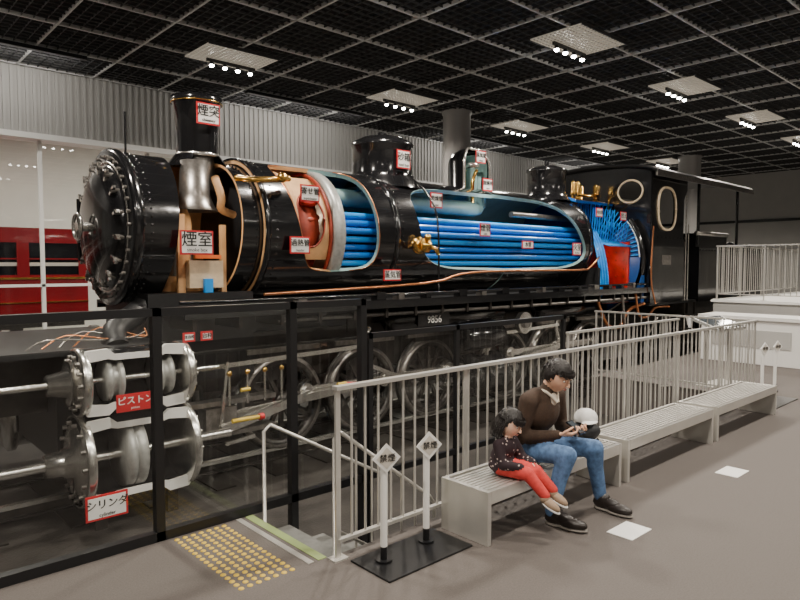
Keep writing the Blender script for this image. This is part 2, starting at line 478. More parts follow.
b.cyl((2.45,YC-.25,2.9),(2.45,YC-.25,3.35),.012,"black",n=6)
b.build("smokebox_door",loco)

b=MB()
cx=3.36
b.lathe((cx,YC,0),(0,0,1),[(3.02,.235),(3.25,.24),(3.60,.265),(3.62,.29),(3.69,.29),(3.695,.26),(3.65,.25),(3.60,.23),(3.02,.20)],"black",n=48)
b.lathe((cx,YC,0),(0,0,1),[(2.86,.42),(2.92,.33),(3.02,.26),(3.02,.22),(2.9,.28),(2.86,.42)],"black",n=48,a0=35,a1=325)
b.lathe((cx,YC,0),(0,0,1),[(2.62,.20),(3.02,.19)],"steel_dk",n=36)
b.lathe((cx,YC,0),(0,0,1),[(3.0,.245),(3.02,.255),(3.04,.245)],"steel",n=48)
b.lathe((cx,YC,0),(0,0,1),[(3.615,.288),(3.62,.296),(3.63,.288)],"brass",n=48)
b.build("chimney",loco)

b=MB()
b.lathe((6.22,YC,0),(0,0,1),[(2.85,.58),(2.96,.52),(3.02,.46),(3.08,.44),(3.42,.44),(3.46,.465),(3.50,.465),(3.54,.42),(3.60,.30),(3.63,.14),(3.64,0)],"black",n=48)
b.cyl((6.22,YC,3.63),(6.22,YC,3.68),.07,"black",n=16)
b.tube([(6.4,YC-.4,3.0),(6.45,YC-.62,2.85),(6.46,YC-.90,2.4),(6.46,YC-.93,1.35)],.015,"black",n=6)
for i in range(24):
    a=2*pi*i/24; b.ell((6.22+.455*math.cos(a),YC+.455*math.sin(a),3.04),(.014,.014,.014),"black",n=6,k=4)
b.build("sand_dome",loco)
b=MB()
X=8.15
b.lathe((X,YC,0),(0,0,1),[(2.9,.42),(3.0,.36),(3.45,.36),(3.58,.30),(3.66,.18),(3.69,0),(3.65,0),(3.62,.16),(3.54,.27),(3.43,.32),(3.0,.32),(2.9,.38)],"black",n=40,a0=62,a1=298)
b.lathe((X,YC,0),(0,0,1),[(3.60,.16),(3.52,.27),(3.43,.315),(3.0,.315),(2.9,.37)],"teal",n=40,a0=62,a1=298)
for s in (1,-1):
    aa=math.radians(62)
    def q(r,z): return (X+s*r*math.sin(aa),YC-r*math.cos(aa),z)
    b.tube([q(.42,2.9),q(.36,3.02),q(.355,3.43),q(.29,3.56),q(.16,3.66),q(.0,3.69)],.024,"steel",n=8)
b.cyl((X,YC-.05,2.6),(X,YC-.05,3.35),.085,"teal",n=18)
b.lathe((X,YC-.05,3.35),(0,0,1),[(0,.085),(.03,.13),(.08,.13),(.1,.05),(.1,0)],"steel",n=20)
b.tube([(X-.15,YC-.2,2.7),(X-.17,YC-.22,3.1),(X-.05,YC-.2,3.3)],.03,"brass",n=8)
b.tube([(X+.15,YC-.2,2.7),(X+.16,YC-.22,3.2)],.025,"steel",n=8)
b.build("steam_dome",loco)
b=MB(); X=10.35
b.lathe((X,YC,0),(0,0,1),[(2.95,.48),(3.03,.40),(3.08,.36),(3.48,.36),(3.50,.385),(3.55,.385),(3.58,.30),(3.62,.2),(3.64,0)],"black",n=40)
b.cyl((X,YC,3.62),(X,YC,3.72),.05,"black",n=12)
b.build("rear_sand_dome",loco)
b=MB()
for (xx,yy,h,r) in ((11.15,YC-.25,.32,.05),(11.35,YC-.05,.45,.045),(11.6,YC-.3,.38,.05),(11.5,YC+.15,.5,.04)):
    b.lathe((xx,yy,2.98),(0,0,1),[(0,r*1.8),(.05,r*1.8),(.06,r*.8),(h*.4,r*.7),(h*.42,r*1.4),(h*.5,r*1.4),(h*.55,r),(h*.9,r),(h,r*.3),(h,0)],"brass",n=16)
b.tube([(11.15,YC-.25,3.12),(11.35,YC-.35,3.1),(11.6,YC-.3,3.12)],.022,"brass",n=8)
b.tube([(11.75,YC-.5,2.85),(11.6,YC-.6,3.0),(11.8,YC-.55,3.2)],.02,"brass",n=8)
b.build("safety_valve",loco)

# firebox
b=MB(); ZF=1.86; RF=1.22
shell(b,c_(10.6),c_(11.95),RF,.05,"black","blue","blue",n=60,a0=66,a1=200,zc=ZF)
b.box(10.6,11.95,YC+.95,YC+1.1,.7,1.6,"black")
b.lathe((11.85,YC,ZF),(1,0,0),[(0,0),(0,RF-.02),(.06,RF-.02),(.06,0)],"blue_dk",n=60,a0=-40,a1=200)
b.lathe((11.84,YC,ZF),(1,0,0),[(-.04,RF-.05),(-.04,RF+.02),(.08,RF+.02),(.08,RF-.05),(-.04,RF-.05)],"black",n=60,a0=-40,a1=200)
b.lathe((11.82,YC,ZF),(1,0,0),[(-.01,RF-.08),(-.01,RF-.055),(.03,RF-.055)],"white",n=60,a0=-40,a1=75)
for i in range(-9,42):
    a=math.radians(i*4.5)
    r0=.86 if i<2 else max(.5,.86-.02*i)
    b.cyl((11.82,YC-r0*math.cos(a),ZF+r0*math.sin(a)),(11.82,YC-1.16*math.cos(a),ZF+1.16*math.sin(a)),.012,"blue_lt",n=6)
b.box(11.80,11.93,YC-1.2,YC-.92,1.02,1.9,"blue_dk")
ZT=2.20
b.box(11.76,11.83,YC-.95,YC+.8,1.08,ZT,"red")
b.box(10.98,11.80,YC-.12,YC-.06,1.08,ZT,"red")
b.box(10.95,11.88,YC-.95,YC-.05,1.02,1.10,"redbrown")
b.box(10.92,10.98,YC-.80,YC-.05,1.08,ZT-.05,"red")
crown=[]
for i in range(13):
    t=i/12; crown.append((YC-.98+1.0*t, ZT-.10+.18*math.sin(pi*min(1,t*1.1)*.5)))
vs=[(xx,y,z+dz) for xx in (10.95,11.82) for dz in (0,.03) for (y,z) in crown]
fs=[]
for i in range(12): fs+=[(i,i+1,26+i+1,26+i),(13+i,39+i,39+i+1,13+i+1),(i,13+i,13+i+1,i+1),(26+i,26+i+1,39+i+1,39+i)]
fs.append((0,26,39,13)); b.add(vs,fs,"blue_lt",True)
for i in range(10):
    for j,t in enumerate((0.12,.4,.7)):
        y=YC-.98+1.0*t; xx=11.0+i*.087
        b.cyl((xx,y,ZT+.05*j),(xx,YC-(YC-y)*1.08,min(2.95,ZF+math.sqrt(max(0,1.16**2-((YC-y)*1.08)**2)))),.012,"blue_lt" if i%2 else "blue",n=6)
for i in range(6):
    for j in range(6): b.cyl((11.1+i*.12,YC-.12,1.25+j*.15),(11.1+i*.12,YC-.14,1.25+j*.15),.012,"redbrown",n=6)
for i in range(5):
    for j in range(6): b.cyl((11.76,YC-.85+i*.16,1.2+j*.16),(11.74,YC-.85+i*.16,1.2+j*.16),.013,"redbrown",n=6)
for i in range(7):
    xx=10.66+i*.045
    b.tube([(xx,YC-1.0,1.15),(xx,YC-.98,1.6),(xx+.02,YC-.86,2.1),(xx+.02,YC-.7,2.4)],.017,"blue" if i%2 else "blue_lt",n=6)
b.box(10.6,11.9,YC-1.06,YC-1.0,1.05,1.14,"black")
b.box(10.58,10.64,YC-1.0,YC+1.0,1.05,1.7,"black_dull")
b.build("firebox",loco)

# cab
def ellp(cx,cy,rx,ry,n=28,p=2.6):
    out=[]
    for i in range(n):
        a=2*pi*i/n; c=math.cos(a); s=math.sin(a)
        out.append((cx+rx*math.copysign(abs(c)**(2/p),c), cy+ry*math.copysign(abs(s)**(2/p),s)))
    return out
YN=5.93; YF=8.47
panel2d("cab_side_near",[(12.0,1.0),(13.55,1.0),(13.55,2.15),(13.4,2.3),(13.4,3.1),(13.55,3.3),(13.55,3.56),(12.0,3.56)],[ellp(12.62,2.87,.38,.42)],.04,"black",loco,lambda c:V((c.x,YN+c.z,c.y)))
panel2d("cab_side_far",[(12.0,1.0),(13.55,1.0),(13.55,3.56),(12.0,3.56)],[ellp(12.62,2.87,.38,.42)],.04,"black",loco,lambda c:V((c.x,YF+c.z,c.y)))
arch=[(YN,1.0),(YF,1.0),(YF,3.54)]+[(YC+1.27*math.cos(math.radians(t)),3.54+.15*math.sin(math.radians(t))) for t in range(10,180,10)]+[(YN,3.54)]
panel2d("cab_front",arch,[ellp(6.35,3.2,.26,.22,p=2),ellp(8.05,3.2,.26,.22,p=2)],.04,"black",loco,lambda c:V((12.0+c.z,c.x,c.y)))
b=MB()
def ring(pts,m,r): b.tube(pts+[pts[0]],r,m,n=6,sub=1)
ring([(p[0],YN-.03,p[1]) for p in ellp(12.62,2.87,.38,.42)],"cream",.026)
ring([(11.97,p[0],p[1]) for p in ellp(6.35,3.2,.26,.22,p=2)],"cream",.022)
ring([(11.97,p[0],p[1]) for p in ellp(8.05,3.2,.26,.22,p=2)],"black",.02)
for xx in (13.5,13.62): b.cyl((xx,YN-.03,1.0),(xx,YN-.03,3.2 if xx<13.6 else 2.6),.014,"steel",n=6)
for k in range(15): 
    b.ell((12.05,YN-.022,1.1+k*.17),(.012,.008,.012),"black",n=6,k=4)
for k in range(9): b.ell((12.1+k*.17,YN-.022,2.3),(.012,.008,.012),"black",n=6,k=4)
b.box(12.45,12.85,YN-.03,YN-.02,1.75,1.95,"steel_dk")
b.build("cab_window_trim",loco)
b=MB()
n=16; vs=[]; 
for xx in (11.9,16.9):
    for dz in (0,.06):
        for i in range(n+1):
            t=math.radians(180*i/n); vs.append((xx,YC-1.42*math.cos(t),3.50+dz+.22*math.sin(t)))
w_=n+1; fs=[]
for i in range(n):
    fs+= [(i,i+1,2*w_+i+1,2*w_+i),(w_+i,3*w_+i,3*w_+i+1,w_+i+1),(i,w_+i,w_+i+1,i+1),(2*w_+i,2*w_+i+1,3*w_+i+1,3*w_+i)]
fs+=[(0,2*w_,3*w_,w_),(n,w_+n,3*w_+n,2*w_+n)]
b.add(vs,fs,"black_dull",True)
b.box(11.9,16.9,YC-1.44,YC-1.40,3.46,3.57,"steel_dk")
for xx in (14.4,16.6): 
    for yy in (YN+.1,YF-.1): b.cyl((xx,yy,2.2),(xx,yy,3.56),.035,"black",n=8)
b.box(12.0,14.1,YN,YF,.95,1.0,"black_dull")
for k in range(3): b.box(13.6,14.1,YN-.02,YN+.3,.05+.3*k,.08+.3*k,"underframe")
b.box(13.58,13.61,YN,YN+.04,0,1.0,"underframe"); b.box(14.1,14.13,YN,YN+.04,0,1.0,"underframe")
b.box(12.02,12.3,YC-.8,YC+.8,1.0,2.6,"black_dull")
b.build("cab_roof",loco)

# tender
b=MB()
b.box(14.3,18.2,YN+.02,YF-.02,.95,2.15,"black"); b.box(14.3,16.0,YN+.1,YF-.1,2.15,2.45,"black")
b.lathe((14.3,YN+.1,2.45),(1,0,0),[(0,0),(0,.05),(1.7,.05),(1.7,0)],"steel_dk",n=12)
for k in range(24):
    b.cyl((14.35+k*.16,YN+.02,2.08),(14.35+k*.16,YN+.005,2.08),.012,"black",n=6)
b.box(14.2,18.4,YN+.2,YF-.2,.6,.95,"underframe")
for xx in (15,16.2,17.4):
    for yy in (6.6,7.7): b.cyl((xx,yy,0),(xx,yy+.12,0),.45,"underframe",n=28)
    b.box(xx-.35,xx+.35,6.35,6.5,-.15,.25,"underframe")
ell=random.Random(2)
for k in range(60): b.ell((16.1+ell.random()*1.9,YN+.25+ell.random()*2,2.12+ell.random()*.12),(.12,.12,.09),"black_dull",n=6,k=4)
b.build("tender",loco)

# running boards, frames
b=MB()
for (y0,y1) in ((5.92,6.45),(7.95,8.48)):
    b.box(2.6,12.0,y0,y1,1.28,1.31,"black_dull")
b.box(2.6,12.0,5.90,5.93,1.22,1.32,"black"); b.box(2.6,12.0,8.47,8.5,1.22,1.32,"black")
for k in range(19): b.box(2.7+k*.5,2.74+k*.5,5.95,6.5,1.1,1.28,"underframe")
for y in (6.75,7.6): b.box(.9,14.2,y,y+.05,.35,.95,"underframe")
b.box(.8,2.5,6.1,8.3,.95,1.0,"black_dull")
b.box(.72,.85,5.95,8.45,.55,1.0,"black_dull")
for y in (6.4,8.0):
    b.cyl((.72,y,.78),(.35,y,.78),.09,"black_dull",n=16); b.lathe((.35,y,.78),(-1,0,0),[(0,0),(0,.2),(.04,.2),(.06,.1),(.06,0)],"steel_dk",n=24)
b.box(2.5,3.7,6.55,7.85,.5,1.45,"black_dull")
b.box(3.7,10.5,6.8,7.6,.9,1.35,"black_dull")
b.lathe((5.5,6.32,1.02),(1,0,0),[(0,0),(.03,.12),(.08,.17),(2.3,.17),(2.35,.12),(2.38,0)],"black",n=24)
b.lathe((8.8,6.3,.98),(1,0,0),[(0,0),(.03,.1),(.08,.15),(1.6,.15),(1.65,.1),(1.68,0)],"black",n=24)
b.build("main_frame",loco)

# piping
b=MB()
b.tube([(3.7,6.3,1.42),(6.2,6.25,1.5),(6.9,6.24,1.62),(8,6.24,1.66),(10.0,6.24,1.66),(10.4,6.28,1.7),(10.6,6.2,1.9)],.018,"copper",n=8,sub=3)
b.tube([(2.6,6.02,1.38),(6,6.0,1.38),(12,6.0,1.38)],.02,"black",n=8,sub=1)
b.tube([(3.7,6.0,1.15),(8,6.0,1.12),(12.4,6.0,1.12)],.025,"steel_dk",n=8,sub=1)
b.tube([(10.4,6.1,1.1),(10.5,5.98,.7),(10.9,5.96,.6),(11.3,5.98,.9),(11.9,5.98,1.0)],.03,"copper",n=8)
b.tube([(11.0,5.95,1.2),(11.1,5.9,.5),(11.7,5.9,.3),(12.4,5.95,.7)],.025,"steel_dk",n=8)
b.tube([(11.5,5.95,1.2),(11.55,5.9,.8),(11.9,5.9,.75),(12.3,5.95,.9),(12.9,5.95,.9)],.022,"copper",n=8)
b.tube([(11.95,5.85,2.5),(11.9,5.85,1.5),(12.1,5.85,1.0)],.016,"copper",n=8)
b.lathe((6.15,6.36,2.02),(0,-1,0),[(0,.12),(.03,.12),(.04,.07),(.12,.07),(.13,.10),(.17,.10),(.18,.03),(.24,.03),(.24,0)],"brass",n=18)
b.tube([(6.15,6.28,2.0),(6.02,6.22,1.95),(5.9,6.2,2.05)],.035,"brass",n=10)
b.tube([(6.15,6.28,2.0),(6.3,6.2,1.98),(6.38,6.2,1.9)],.03,"brass",n=10)
b.ell((6.15,6.18,2.12),(.05,.05,.05),"brass")
b.tube([(3.5,6.55,2.72),(3.62,6.4,2.70),(3.9,6.35,2.72),(4.1,6.4,2.75)],.035,"brass",n=8)
b.ell((3.95,6.3,2.74),(.06,.06,.06),"brass")
for k in range(4):
    b.tube([(1.3+.13*k,6.3,.98),(1.5+.18*k,6.3+.1*k,1.08+.02*k),(1.9+.15*k,6.3,1.05),(2.4,6.4,1.03+.03*k)],.008,"copper" if k%2 else "steel_dk",n=6)
b.build("steam_pipework",loco)

b=MB()
for k in range(16):
    xx=3.9+k*.5+random.random()*.2
    h=.05+random.random()*.07
    b.box(xx,xx+.07+random.random()*.1,5.98,6.1,1.31,1.31+h,"black" if k%3 else "steel_dk")
b.build("lubricators",loco)

# wheels
def wheel(b,x,y,z,r,side=-1,nsp=12,phase=0):
    b.lathe((x,y-.07,z),(0,1,0),[(0,r-.02),(0,r-.10),(.10,r-.10),(.10,r-.02),(.10,r-.02),(.10,r+.03),(.13,r+.03),(.13,r-.02)],"underframe",n=40)
    b.lathe((x,y-.07,z),(0,1,0),[(-.005,r-.045),(-.005,r),(.11,r)],"steel_dk",n=40)
    b.lathe((x,y-.07,z),(0,1,0),[(-.03,0),(-.03,.11),(.02,.12),(.12,.12)],"underframe",n=24)
    for i in range(nsp):
        a=2*pi*i/nsp+phase
        b.rodbox((x+.1*math.cos(a),y-.02,z+.1*math.sin(a)),(x+(r-.09)*math.cos(a),y-.02,z+(r-.09)*math.sin(a)),.05,.045,"underframe")
    pts=[]
    for i in range(11):
        a=phase+pi*.75+ pi*.5*i/10; pts.append((x+(r-.1)*math.cos(a),z+(r-.1)*math.sin(a)))
    vs=[(p[0],y-.06,p[1]) for p in pts]; b.add(vs,[tuple(range(11))],"underframe")
WR=.56; WZ=-.45+WR
groups=((4.1,5.35,6.6),(8.4,9.65,10.9))
b=MB()
for g,ph in zip(groups,(.5,2.1)):
    for x in g:
        wheel(b,x,6.64,WZ,WR,phase=ph); wheel(b,x,7.83,WZ,WR,phase=ph+pi/2)
        b.cyl((x,6.6,WZ),(x,7.8,WZ),.09,"underframe",n=14)
        b.cyl((x+.25*math.cos(ph),6.6,WZ+.25*math.sin(ph)),(x+.25*math.cos(ph),6.36,WZ+.25*math.sin(ph)),.06,"steel",n=14)
        b.box(x-.5,x+.5,6.52,6.56,.72,.78,"steel_dk")
        b.box(x-.35,x+.35,6.52,6.56,.66,.72,"underframe")
b.build("driving_wheels",loco)
b=MB()
for g,ph in zip(groups,(.5,2.1)):
    c,s=.25*math.cos(ph),.25*math.sin(ph)
    for i in range(2):
        b.rodbox((g[i]+c,6.44,WZ+s),(g[i+1]+c,6.44,WZ+s),.05,.10,"steel")
    for x in g: b.cyl((x+c,6.40,WZ+s),(x+c,6.48,WZ+s),.10,"steel",n=20)
    x0=g[0]-1.05
    b.rodbox((g[1]+c,6.38,WZ+s),(x0+.1,6.30,.12),.05,.09,"steel")
    b.box(x0-.1,x0+.25,6.22,6.42,0,.24,"steel_dk")
    b.box(x0-.45,x0+.75,6.24,6.40,.26,.31,"steel_dk"); b.box(x0-.45,x0+.75,6.24,6.40,-.08,-.03,"steel_dk")
    b.tube([(g[1]-.1,6.34,.95),(g[1]-.2,6.34,.7),(g[1]-.12,6.34,.45)],.035,"steel",n=8)
    b.rodbox((g[1]-.15,6.32,.72),(x0-.1,6.32,.66),.03,.05,"steel")
    b.rodbox((g[1]-.12,6.3,.46),(g[1]+c*1.5,6.32,WZ+s*1.4),.03,.05,"steel")
    b.rodbox((x0+.05,6.2,.05),(x0+.15,6.24,.72),.03,.05,"steel")
    b.rodbox((x0+.1,6.2,-.15),(x0+.45,6.2,-.12),.03,.04,"steel")
    b.box(g[1]-.35,g[1]+.05,6.45,6.5,.9,1.25,"underframe")
b.cyl((8.15,6.1,.85),(8.15,6.02,.85),.17,"steel",n=28); b.cyl((8.15,6.02,.85),(8.15,5.98,.85),.08,"steel_dk",n=20)
b.build("coupling_rods",loco)
b=MB()
b.lathe((6.95,6.25,.12),(1,0,0),[(0,0),(0,.1),(.02,.30),(.06,.32),(.12,.32),(.12,.28),(.68,.28),(.68,.32),(.74,.32),(.78,.1),(.78,0)],"black",n=32)
b.lathe((6.95,6.2,.68),(1,0,0),[(-.05,0),(-.05,.14),(0,.18),(.75,.18),(.8,.14),(.8,0)],"black",n=28)
b.build("high_pressure_cylinder",loco)

# LP cutaway cylinders
def cutcyl(b,x0,x1,y,z,r,front=True):
    for (xa,s) in ((x0,-1),(x1,1)):
        b.lathe((xa,y,z),(s,0,0),[(-.07,0),(-.07,r+.07),(-.065,r+.078),(-.005,r+.078),(0,r+.07),(0,r*.86),(.02,r*.84),(.03,r*.42),(.10,r*.38),(.12,r*.2),(.12,0)],"steel",n=44)
        for i in range(14):
            a=2*pi*i/14; b.cyl((xa,y+(r+.01)*math.cos(a),z+(r+.01)*math.sin(a)),(xa+s*.035,y+(r+.01)*math.cos(a),z+(r+.01)*math.sin(a)),.018,"steel_dk",n=6)
    b.lathe((x0,y,z),(1,0,0),[(.0,r),(.0,r+.06),(x1-x0,r+.06),(x1-x0,r),(0,r)],"black",n=36,a0=58,a1=302)
    b.lathe((x0,y,z),(1,0,0),[(.0,r-.002),(x1-x0,r-.002)],"black_dull",n=36,a0=58,a1=302)
    for a in (58,-58):
        ar=math.radians(a)
        yy=y-(r+.03)*math.cos(ar); zz=z+(r+.03)*math.sin(ar)
        s=1 if a>0 else -1
        L=x1-x0
        top=[(x0+.02,.02),(x0+.06,.07),(x0+.24*L,.08),(x0+.30*L,.03),(x0+.70*L,.03),(x0+.76*L,.08),(x1-.06,.07),(x1-.02,.02)]
        bot=[(x0+.02,-.06),(x0+.06,-.03),(x0+.24*L,-.01),(x0+.30*L,-.025),(x0+.70*L,-.025),(x0+.76*L,-.01),(x1-.06,-.03),(x1-.02,-.06)]
        vs=[(p[0],yy-.02,zz+s*p[1]) for p in top]+[(p[0],yy-.02,zz+s*p[1]) for p in bot]+[(p[0],yy+.02,zz+s*p[1]) for p in top]+[(p[0],yy+.02,zz+s*p[1]) for p in bot]
        fs=[]
        for i in range(7): fs+=[(i,i+1,8+i+1,8+i),(16+i,16+i+1,i+1,i),(24+i,24+i+1,8+i+1,8+i)]
        b.add(vs,fs,"white")
b=MB()
cutcyl(b,1.62,2.62,6.0,.03,.33)
b.lathe((2.0,6.0,.03),(1,0,0),[(0,0),(0,.30),(.06,.31),(.06,.29),(.08,.29),(.08,.31),(.16,.31),(.16,0)],"greyplate",n=40)
b.cyl((.2,6.0,.03),(3.1,6.0,.03),.045,"steel",n=16)
b.lathe((1.38,6.0,.03),(1,0,0),[(0,.05),(0,.1),(.2,.12)],"steel",n=20)
cutcyl(b,1.62,2.6,5.95,.73,.22)
for xx in (1.85,2.3): b.lathe((xx,5.95,.73),(1,0,0),[(0,0),(0,.19),(.04,.195),(.04,.15),(.10,.15),(.10,.195),(.14,.19),(.14,0)],"greyplate",n=32)
b.cyl((.9,5.95,.73),(2.95,5.95,.73),.028,"steel",n=14)
b.lathe((1.4,5.95,.73),(1,0,0),[(0,.03),(0,.09),(.16,.12),(.16,.2)],"steel",n=20)
b.rodbox((3.05,6.1,.03),(4.1+.22,6.36,.2),.05,.10,"steel")
b.tube([(2.1,6.3,.95),(2.15,6.5,1.1),(2.5,6.7,1.3)],.12,"black_dull",n=14)
for (yy,zz,r) in ((8.4,.03,.36),(8.4,.72,.24)):
    b.lathe((1.55,yy,zz),(1,0,0),[(-.25,0),(-.25,.08),(-.05,.1),(-.03,r),(0,r+.05),(.06,r+.05),(.06,r),(.95,r),(.95,r+.05),(1.02,r+.05),(1.05,0)],"steel",n=36)
    b.cyl((.3,yy,zz),(1.6,yy,zz),.05,"steel",n=14)
b.lathe((1.0,7.2,.72),(1,0,0),[(-.02,0),(0,.22),(.08,.24),(.08,.2),(.9,.2),(.9,.24),(1.0,.24),(1.4,.2),(1.45,0)],"steel",n=28)
b.box(1.6,2.65,6.45,8.2,-.1,.6,"black_dull")
for k in range(4):
    b.cyl((3.0+.2*k,5.8,.35),(3.0+.2*k,5.8,.65),.012,"steel",n=8); b.ell((3.0+.2*k,5.8,.67),(.028,.028,.028),"brass")
b.cyl((3.0,5.75,.2),(3.3,5.75,.2),.022,"yellow",n=10); b.cyl((3.3,5.75,.2),(3.35,5.75,.2),.035,"sign_red",n=12)
b.cyl((3.1,5.75,.5),(3.2,5.75,.5),.02,"yellow",n=10)
b.cyl((4.3,5.75,.4),(4.42,5.75,.4),.025,"yellow",n=10); b.cyl((4.42,5.75,.4),(4.75,5.75,.36),.02,"sign_red",n=10)
b.box(1.7,2.5,6.05,6.4,-.5,-.33,"underframe"); b.box(1.75,1.85,5.9,6.3,-.6,-.34,"underframe"); b.box(2.4,2.5,5.9,6.3,-.6,-.34,"underframe")
b.build("low_pressure_cylinder",loco)

tr=empty("railway_track")
b=MB()
for y in (6.67,7.73):
    b.box(-8,26,y-.033,y+.033,-.49,-.45,"steel"); b.box(-8,26,y-.008,y+.008,-.57,-.49,"underframe"); b.box(-8,26,y-.06,y+.06,-.585,-.57,"underframe")
b.build("rails",tr)
b=MB()
for i in range(48): b.box(-7.5+i*.7,-7.28+i*.7,6.1,8.3,-.6,-.585,"underframe")
b.build("sleepers",tr)

# labels
def label(s,x,y,z,w,h,sub=None,red=False,rotz=0,size=None):
    b=MB(); 
    b.box(-w/2,w/2,0,.012,-h/2,h/2,"sign_red"); t=.018
    b.box(-w/2+t,w/2-t,-.003,.0,-h/2+t,h/2-t,"sign_red" if red else "sign_white")
    o=b.build("label_plate",loco); o.location=(x,y,z); o.rotation_euler=(0,0,rotz)
    sz=size or min(h*.68,(w-.03)/max(1,len(s))*1.1)
    m="sign_white" if red else "ink"
    tx=text("label_text",s,(0,-.006,h*.10 if sub else 0),sz,m,o)
    tx=text("label_text",s,(.003,-.0065,(h*.10 if sub else 0)+.002),sz,m,o)
    if sub: text("label_sub",sub,(0,-.006,-h*.30),h*.2,m,o)
label("煙突",3.36,6.90,3.46,.28,.24,"chimney")
label("煙室",2.92,6.30,1.98,.36,.25,"smoke box")
label("過熱管",4.16,6.27,1.98,.27,.2,"header")
label("寄せ管",4.38,6.38,2.60,.27,.2,"superheater")
label("砂箱",6.20,6.71,3.24,.25,.26,"sand box")
label("蒸気管",5.55,6.22,1.62,.3,.15)
label("乾燥管",6.65,6.5,2.68,.24,.22,"pipe")
label("煙管",7.50,6.30,2.28,.24,.2,"tube")
label("加減弁",8.05,6.72,3.04,.24,.2,"valve")
label("蒸気溜",7.95,6.78,3.48,.24,.2,"dome")
label("水管",8.65,6.36,2.08,.3,.13)
label("火室",9.95,6.26,2.03,.26,.22,"fire box")
label("内火室",10.75,6.3,2.72,.22,.17)
label("控え",11.45,6.2,2.68,.22,.17)
label("ピストン",2.0,5.58,.57,.31,.15,"piston",red=True)
label("シリンダ",1.74,5.55,-.27,.34,.21,"cylinder")
label("主台枠",2.62,5.86,1.06,.12,.09); label("台枠",2.8,5.86,1.06,.12,.09)
b=MB(); b.box(5.9,6.5,6.10,6.13,.93,1.09,"black"); b.build("number_plate",loco); text("plate_text","9856",(6.2,6.09,1.01),.14,"white",loco)

# ------------------------------------------------------------------ glass partition
gp=empty("glass_partition")
b=MB()
PY=3.98
for x,z0 in ((-2.0,0),(-.5,0),(.55,0),(1.56,0),(2.56,-.6),(3.22,-.6)):
    b.box(x-.028,x+.028,PY-.03,PY+.03,z0,1.48,"frame")
b.box(-2,3.24,PY-.03,PY+.03,1.43,1.48,"frame"); b.box(-2,3.24,PY-.03,PY+.03,0,.06,"frame")
b.pane(-2,3.2,PY,.06,1.43,"glass")
b.build("partition_panels",gp)
gp=empty("guard_rail")
b=MB()
for x in (3.3,4.34,6.07): b.box(x-.022,x+.022,PY-.02,PY+.02,-.6,1.2,"frame")
b.box(3.28,6.09,PY-.02,PY+.02,1.155,1.2,"frame"); b.box(3.28,6.09,PY-.02,PY+.02,0.0,.05,"frame")
b.pane(3.3,6.07,PY,.05,1.155,"glass")
b.build("guard_panels",gp)

st=empty("staircase")
b=MB()
for k in range(3):
    b.box(2.2+.3*k,2.5+.3*k,3.06,3.94,-.6,-.15*(k+1),"step_grey")
    b.box(2.2+.3*k,2.24+.3*k,3.06,3.94,-.15*(k+1),-.15*(k+1)+.004,"green_strip")
b.box(2.14,2.2,3.06,3.94,0,.004,"green_strip"); b.box(2.07,2.11,3.06,3.94,0,.004,"stainless")
b.build("steps",st)
b=MB()
b.tube([(2.25,3.86,-.15),(2.25,3.86,.60),(2.3,3.86,.64),(3.3,3.86,.08),(3.34,3.86,.0),(3.34,3.86,-.6)],.013,"stainless",n=8,sub=1)
b.tube([(2.32,3.14,-.15),(2.32,3.14,.68),(2.36,3.14,.72),(3.15,3.14,.12),(3.2,3.14,.05),(3.2,3.14,-.6)],.013,"stainless",n=8,sub=1)
for k in range(1,6):
    x=2.36+.13*k; z=.72-.76*(x-2.36); b.cyl((x,3.14,z),(x,3.14,z-.7 if k>2 else max(-.45,z-.7)),.008,"stainless",n=6)
b.tube([(2.34,3.14,.1),(3.15,3.14,-.45)],.01,"stainless",n=6,sub=1)
b.build("stair_handrail",st)

# ------------------------------------------------------------------ railing
def railing(name,p0,p1,H=1.04,z0=0,sp=.105,post=1.15):
    e=empty(name); b=MB(); p0=V(p0); p1=V(p1); d=p1-p0; L=d.length; d.normalize()
    b.rodbox(p0+V((0,0,H-.012))-d*.02,p1+V((0,0,H-.012))+d*.02,.05,.024,"stainless")
    b.rodbox(p0+V((0,0,.11)),p1+V((0,0,.11)),.035,.02,"stainless")
    n=int(L/sp)
    for i in range(n+1):
        p=p0+d*(L*i/n); b.cyl(p+V((0,0,.11)),p+V((0,0,H-.02)),.008,"stainless",n=8,caps=False)
    k=max(1,round(L/post))
    for i in range(k+1):
        p=p0+d*(L*i/k)
        b.rodbox(p,p+V((0,0,H-.02)),.035,.016,"stainless")
        b.box(p.x-.05,p.x+.05,p.y-.04,p.y+.04,p.z,p.z+.01,"stainless")
    b.build("balusters",e); return e
railing("safety_railing",(2.24,3.0,0),(8.98,3.0,0))
railing("safety_railing",(9.0,3.08,0),(9.0,5.3,0))
railing("safety_railing",(6.2,4.0,-.6),(8.95,4.0,-.6),H=1.6)

# ------------------------------------------------------------------ benches
def bench(x0,x1):
    e=empty("museum_bench"); b=MB(); y0,y1=2.5,2.9; H=.345
    b.box(x0,x0+.035,y0,y1,0,H,"stainless"); b.box(x1-.035,x1,y0,y1,0,H,"stainless")
    b.box(x0+.035,x1-.035,y0,y0+.03,H-.085,H,"stainless"); b.box(x0+.035,x1-.035,y1-.03,y1,H-.085,H,"stainless")
    n=9
    for i in range(n):
        yy=y0+.045+i*(y1-y0-.09)/n
        b.box(x0+.035,x1-.035,yy,yy+.022,H-.03,H-.002,"stainless")
    k=int((x1-x0)/.25)
    for i in range(1,k): b.box(x0+i*(x1-x0)/k-.01,x0+i*(x1-x0)/k+.01,y0+.03,y1-.03,H-.06,H-.03,"steel_dk")
    b.box(x0+.035,x1-.035,y0+.03,y1-.03,H-.084,H-.078,"frame")
    b.build("bench_frame",e,bevel=.003)
bench(3.02,4.66); bench(4.76,6.44); bench(6.54,8.25)
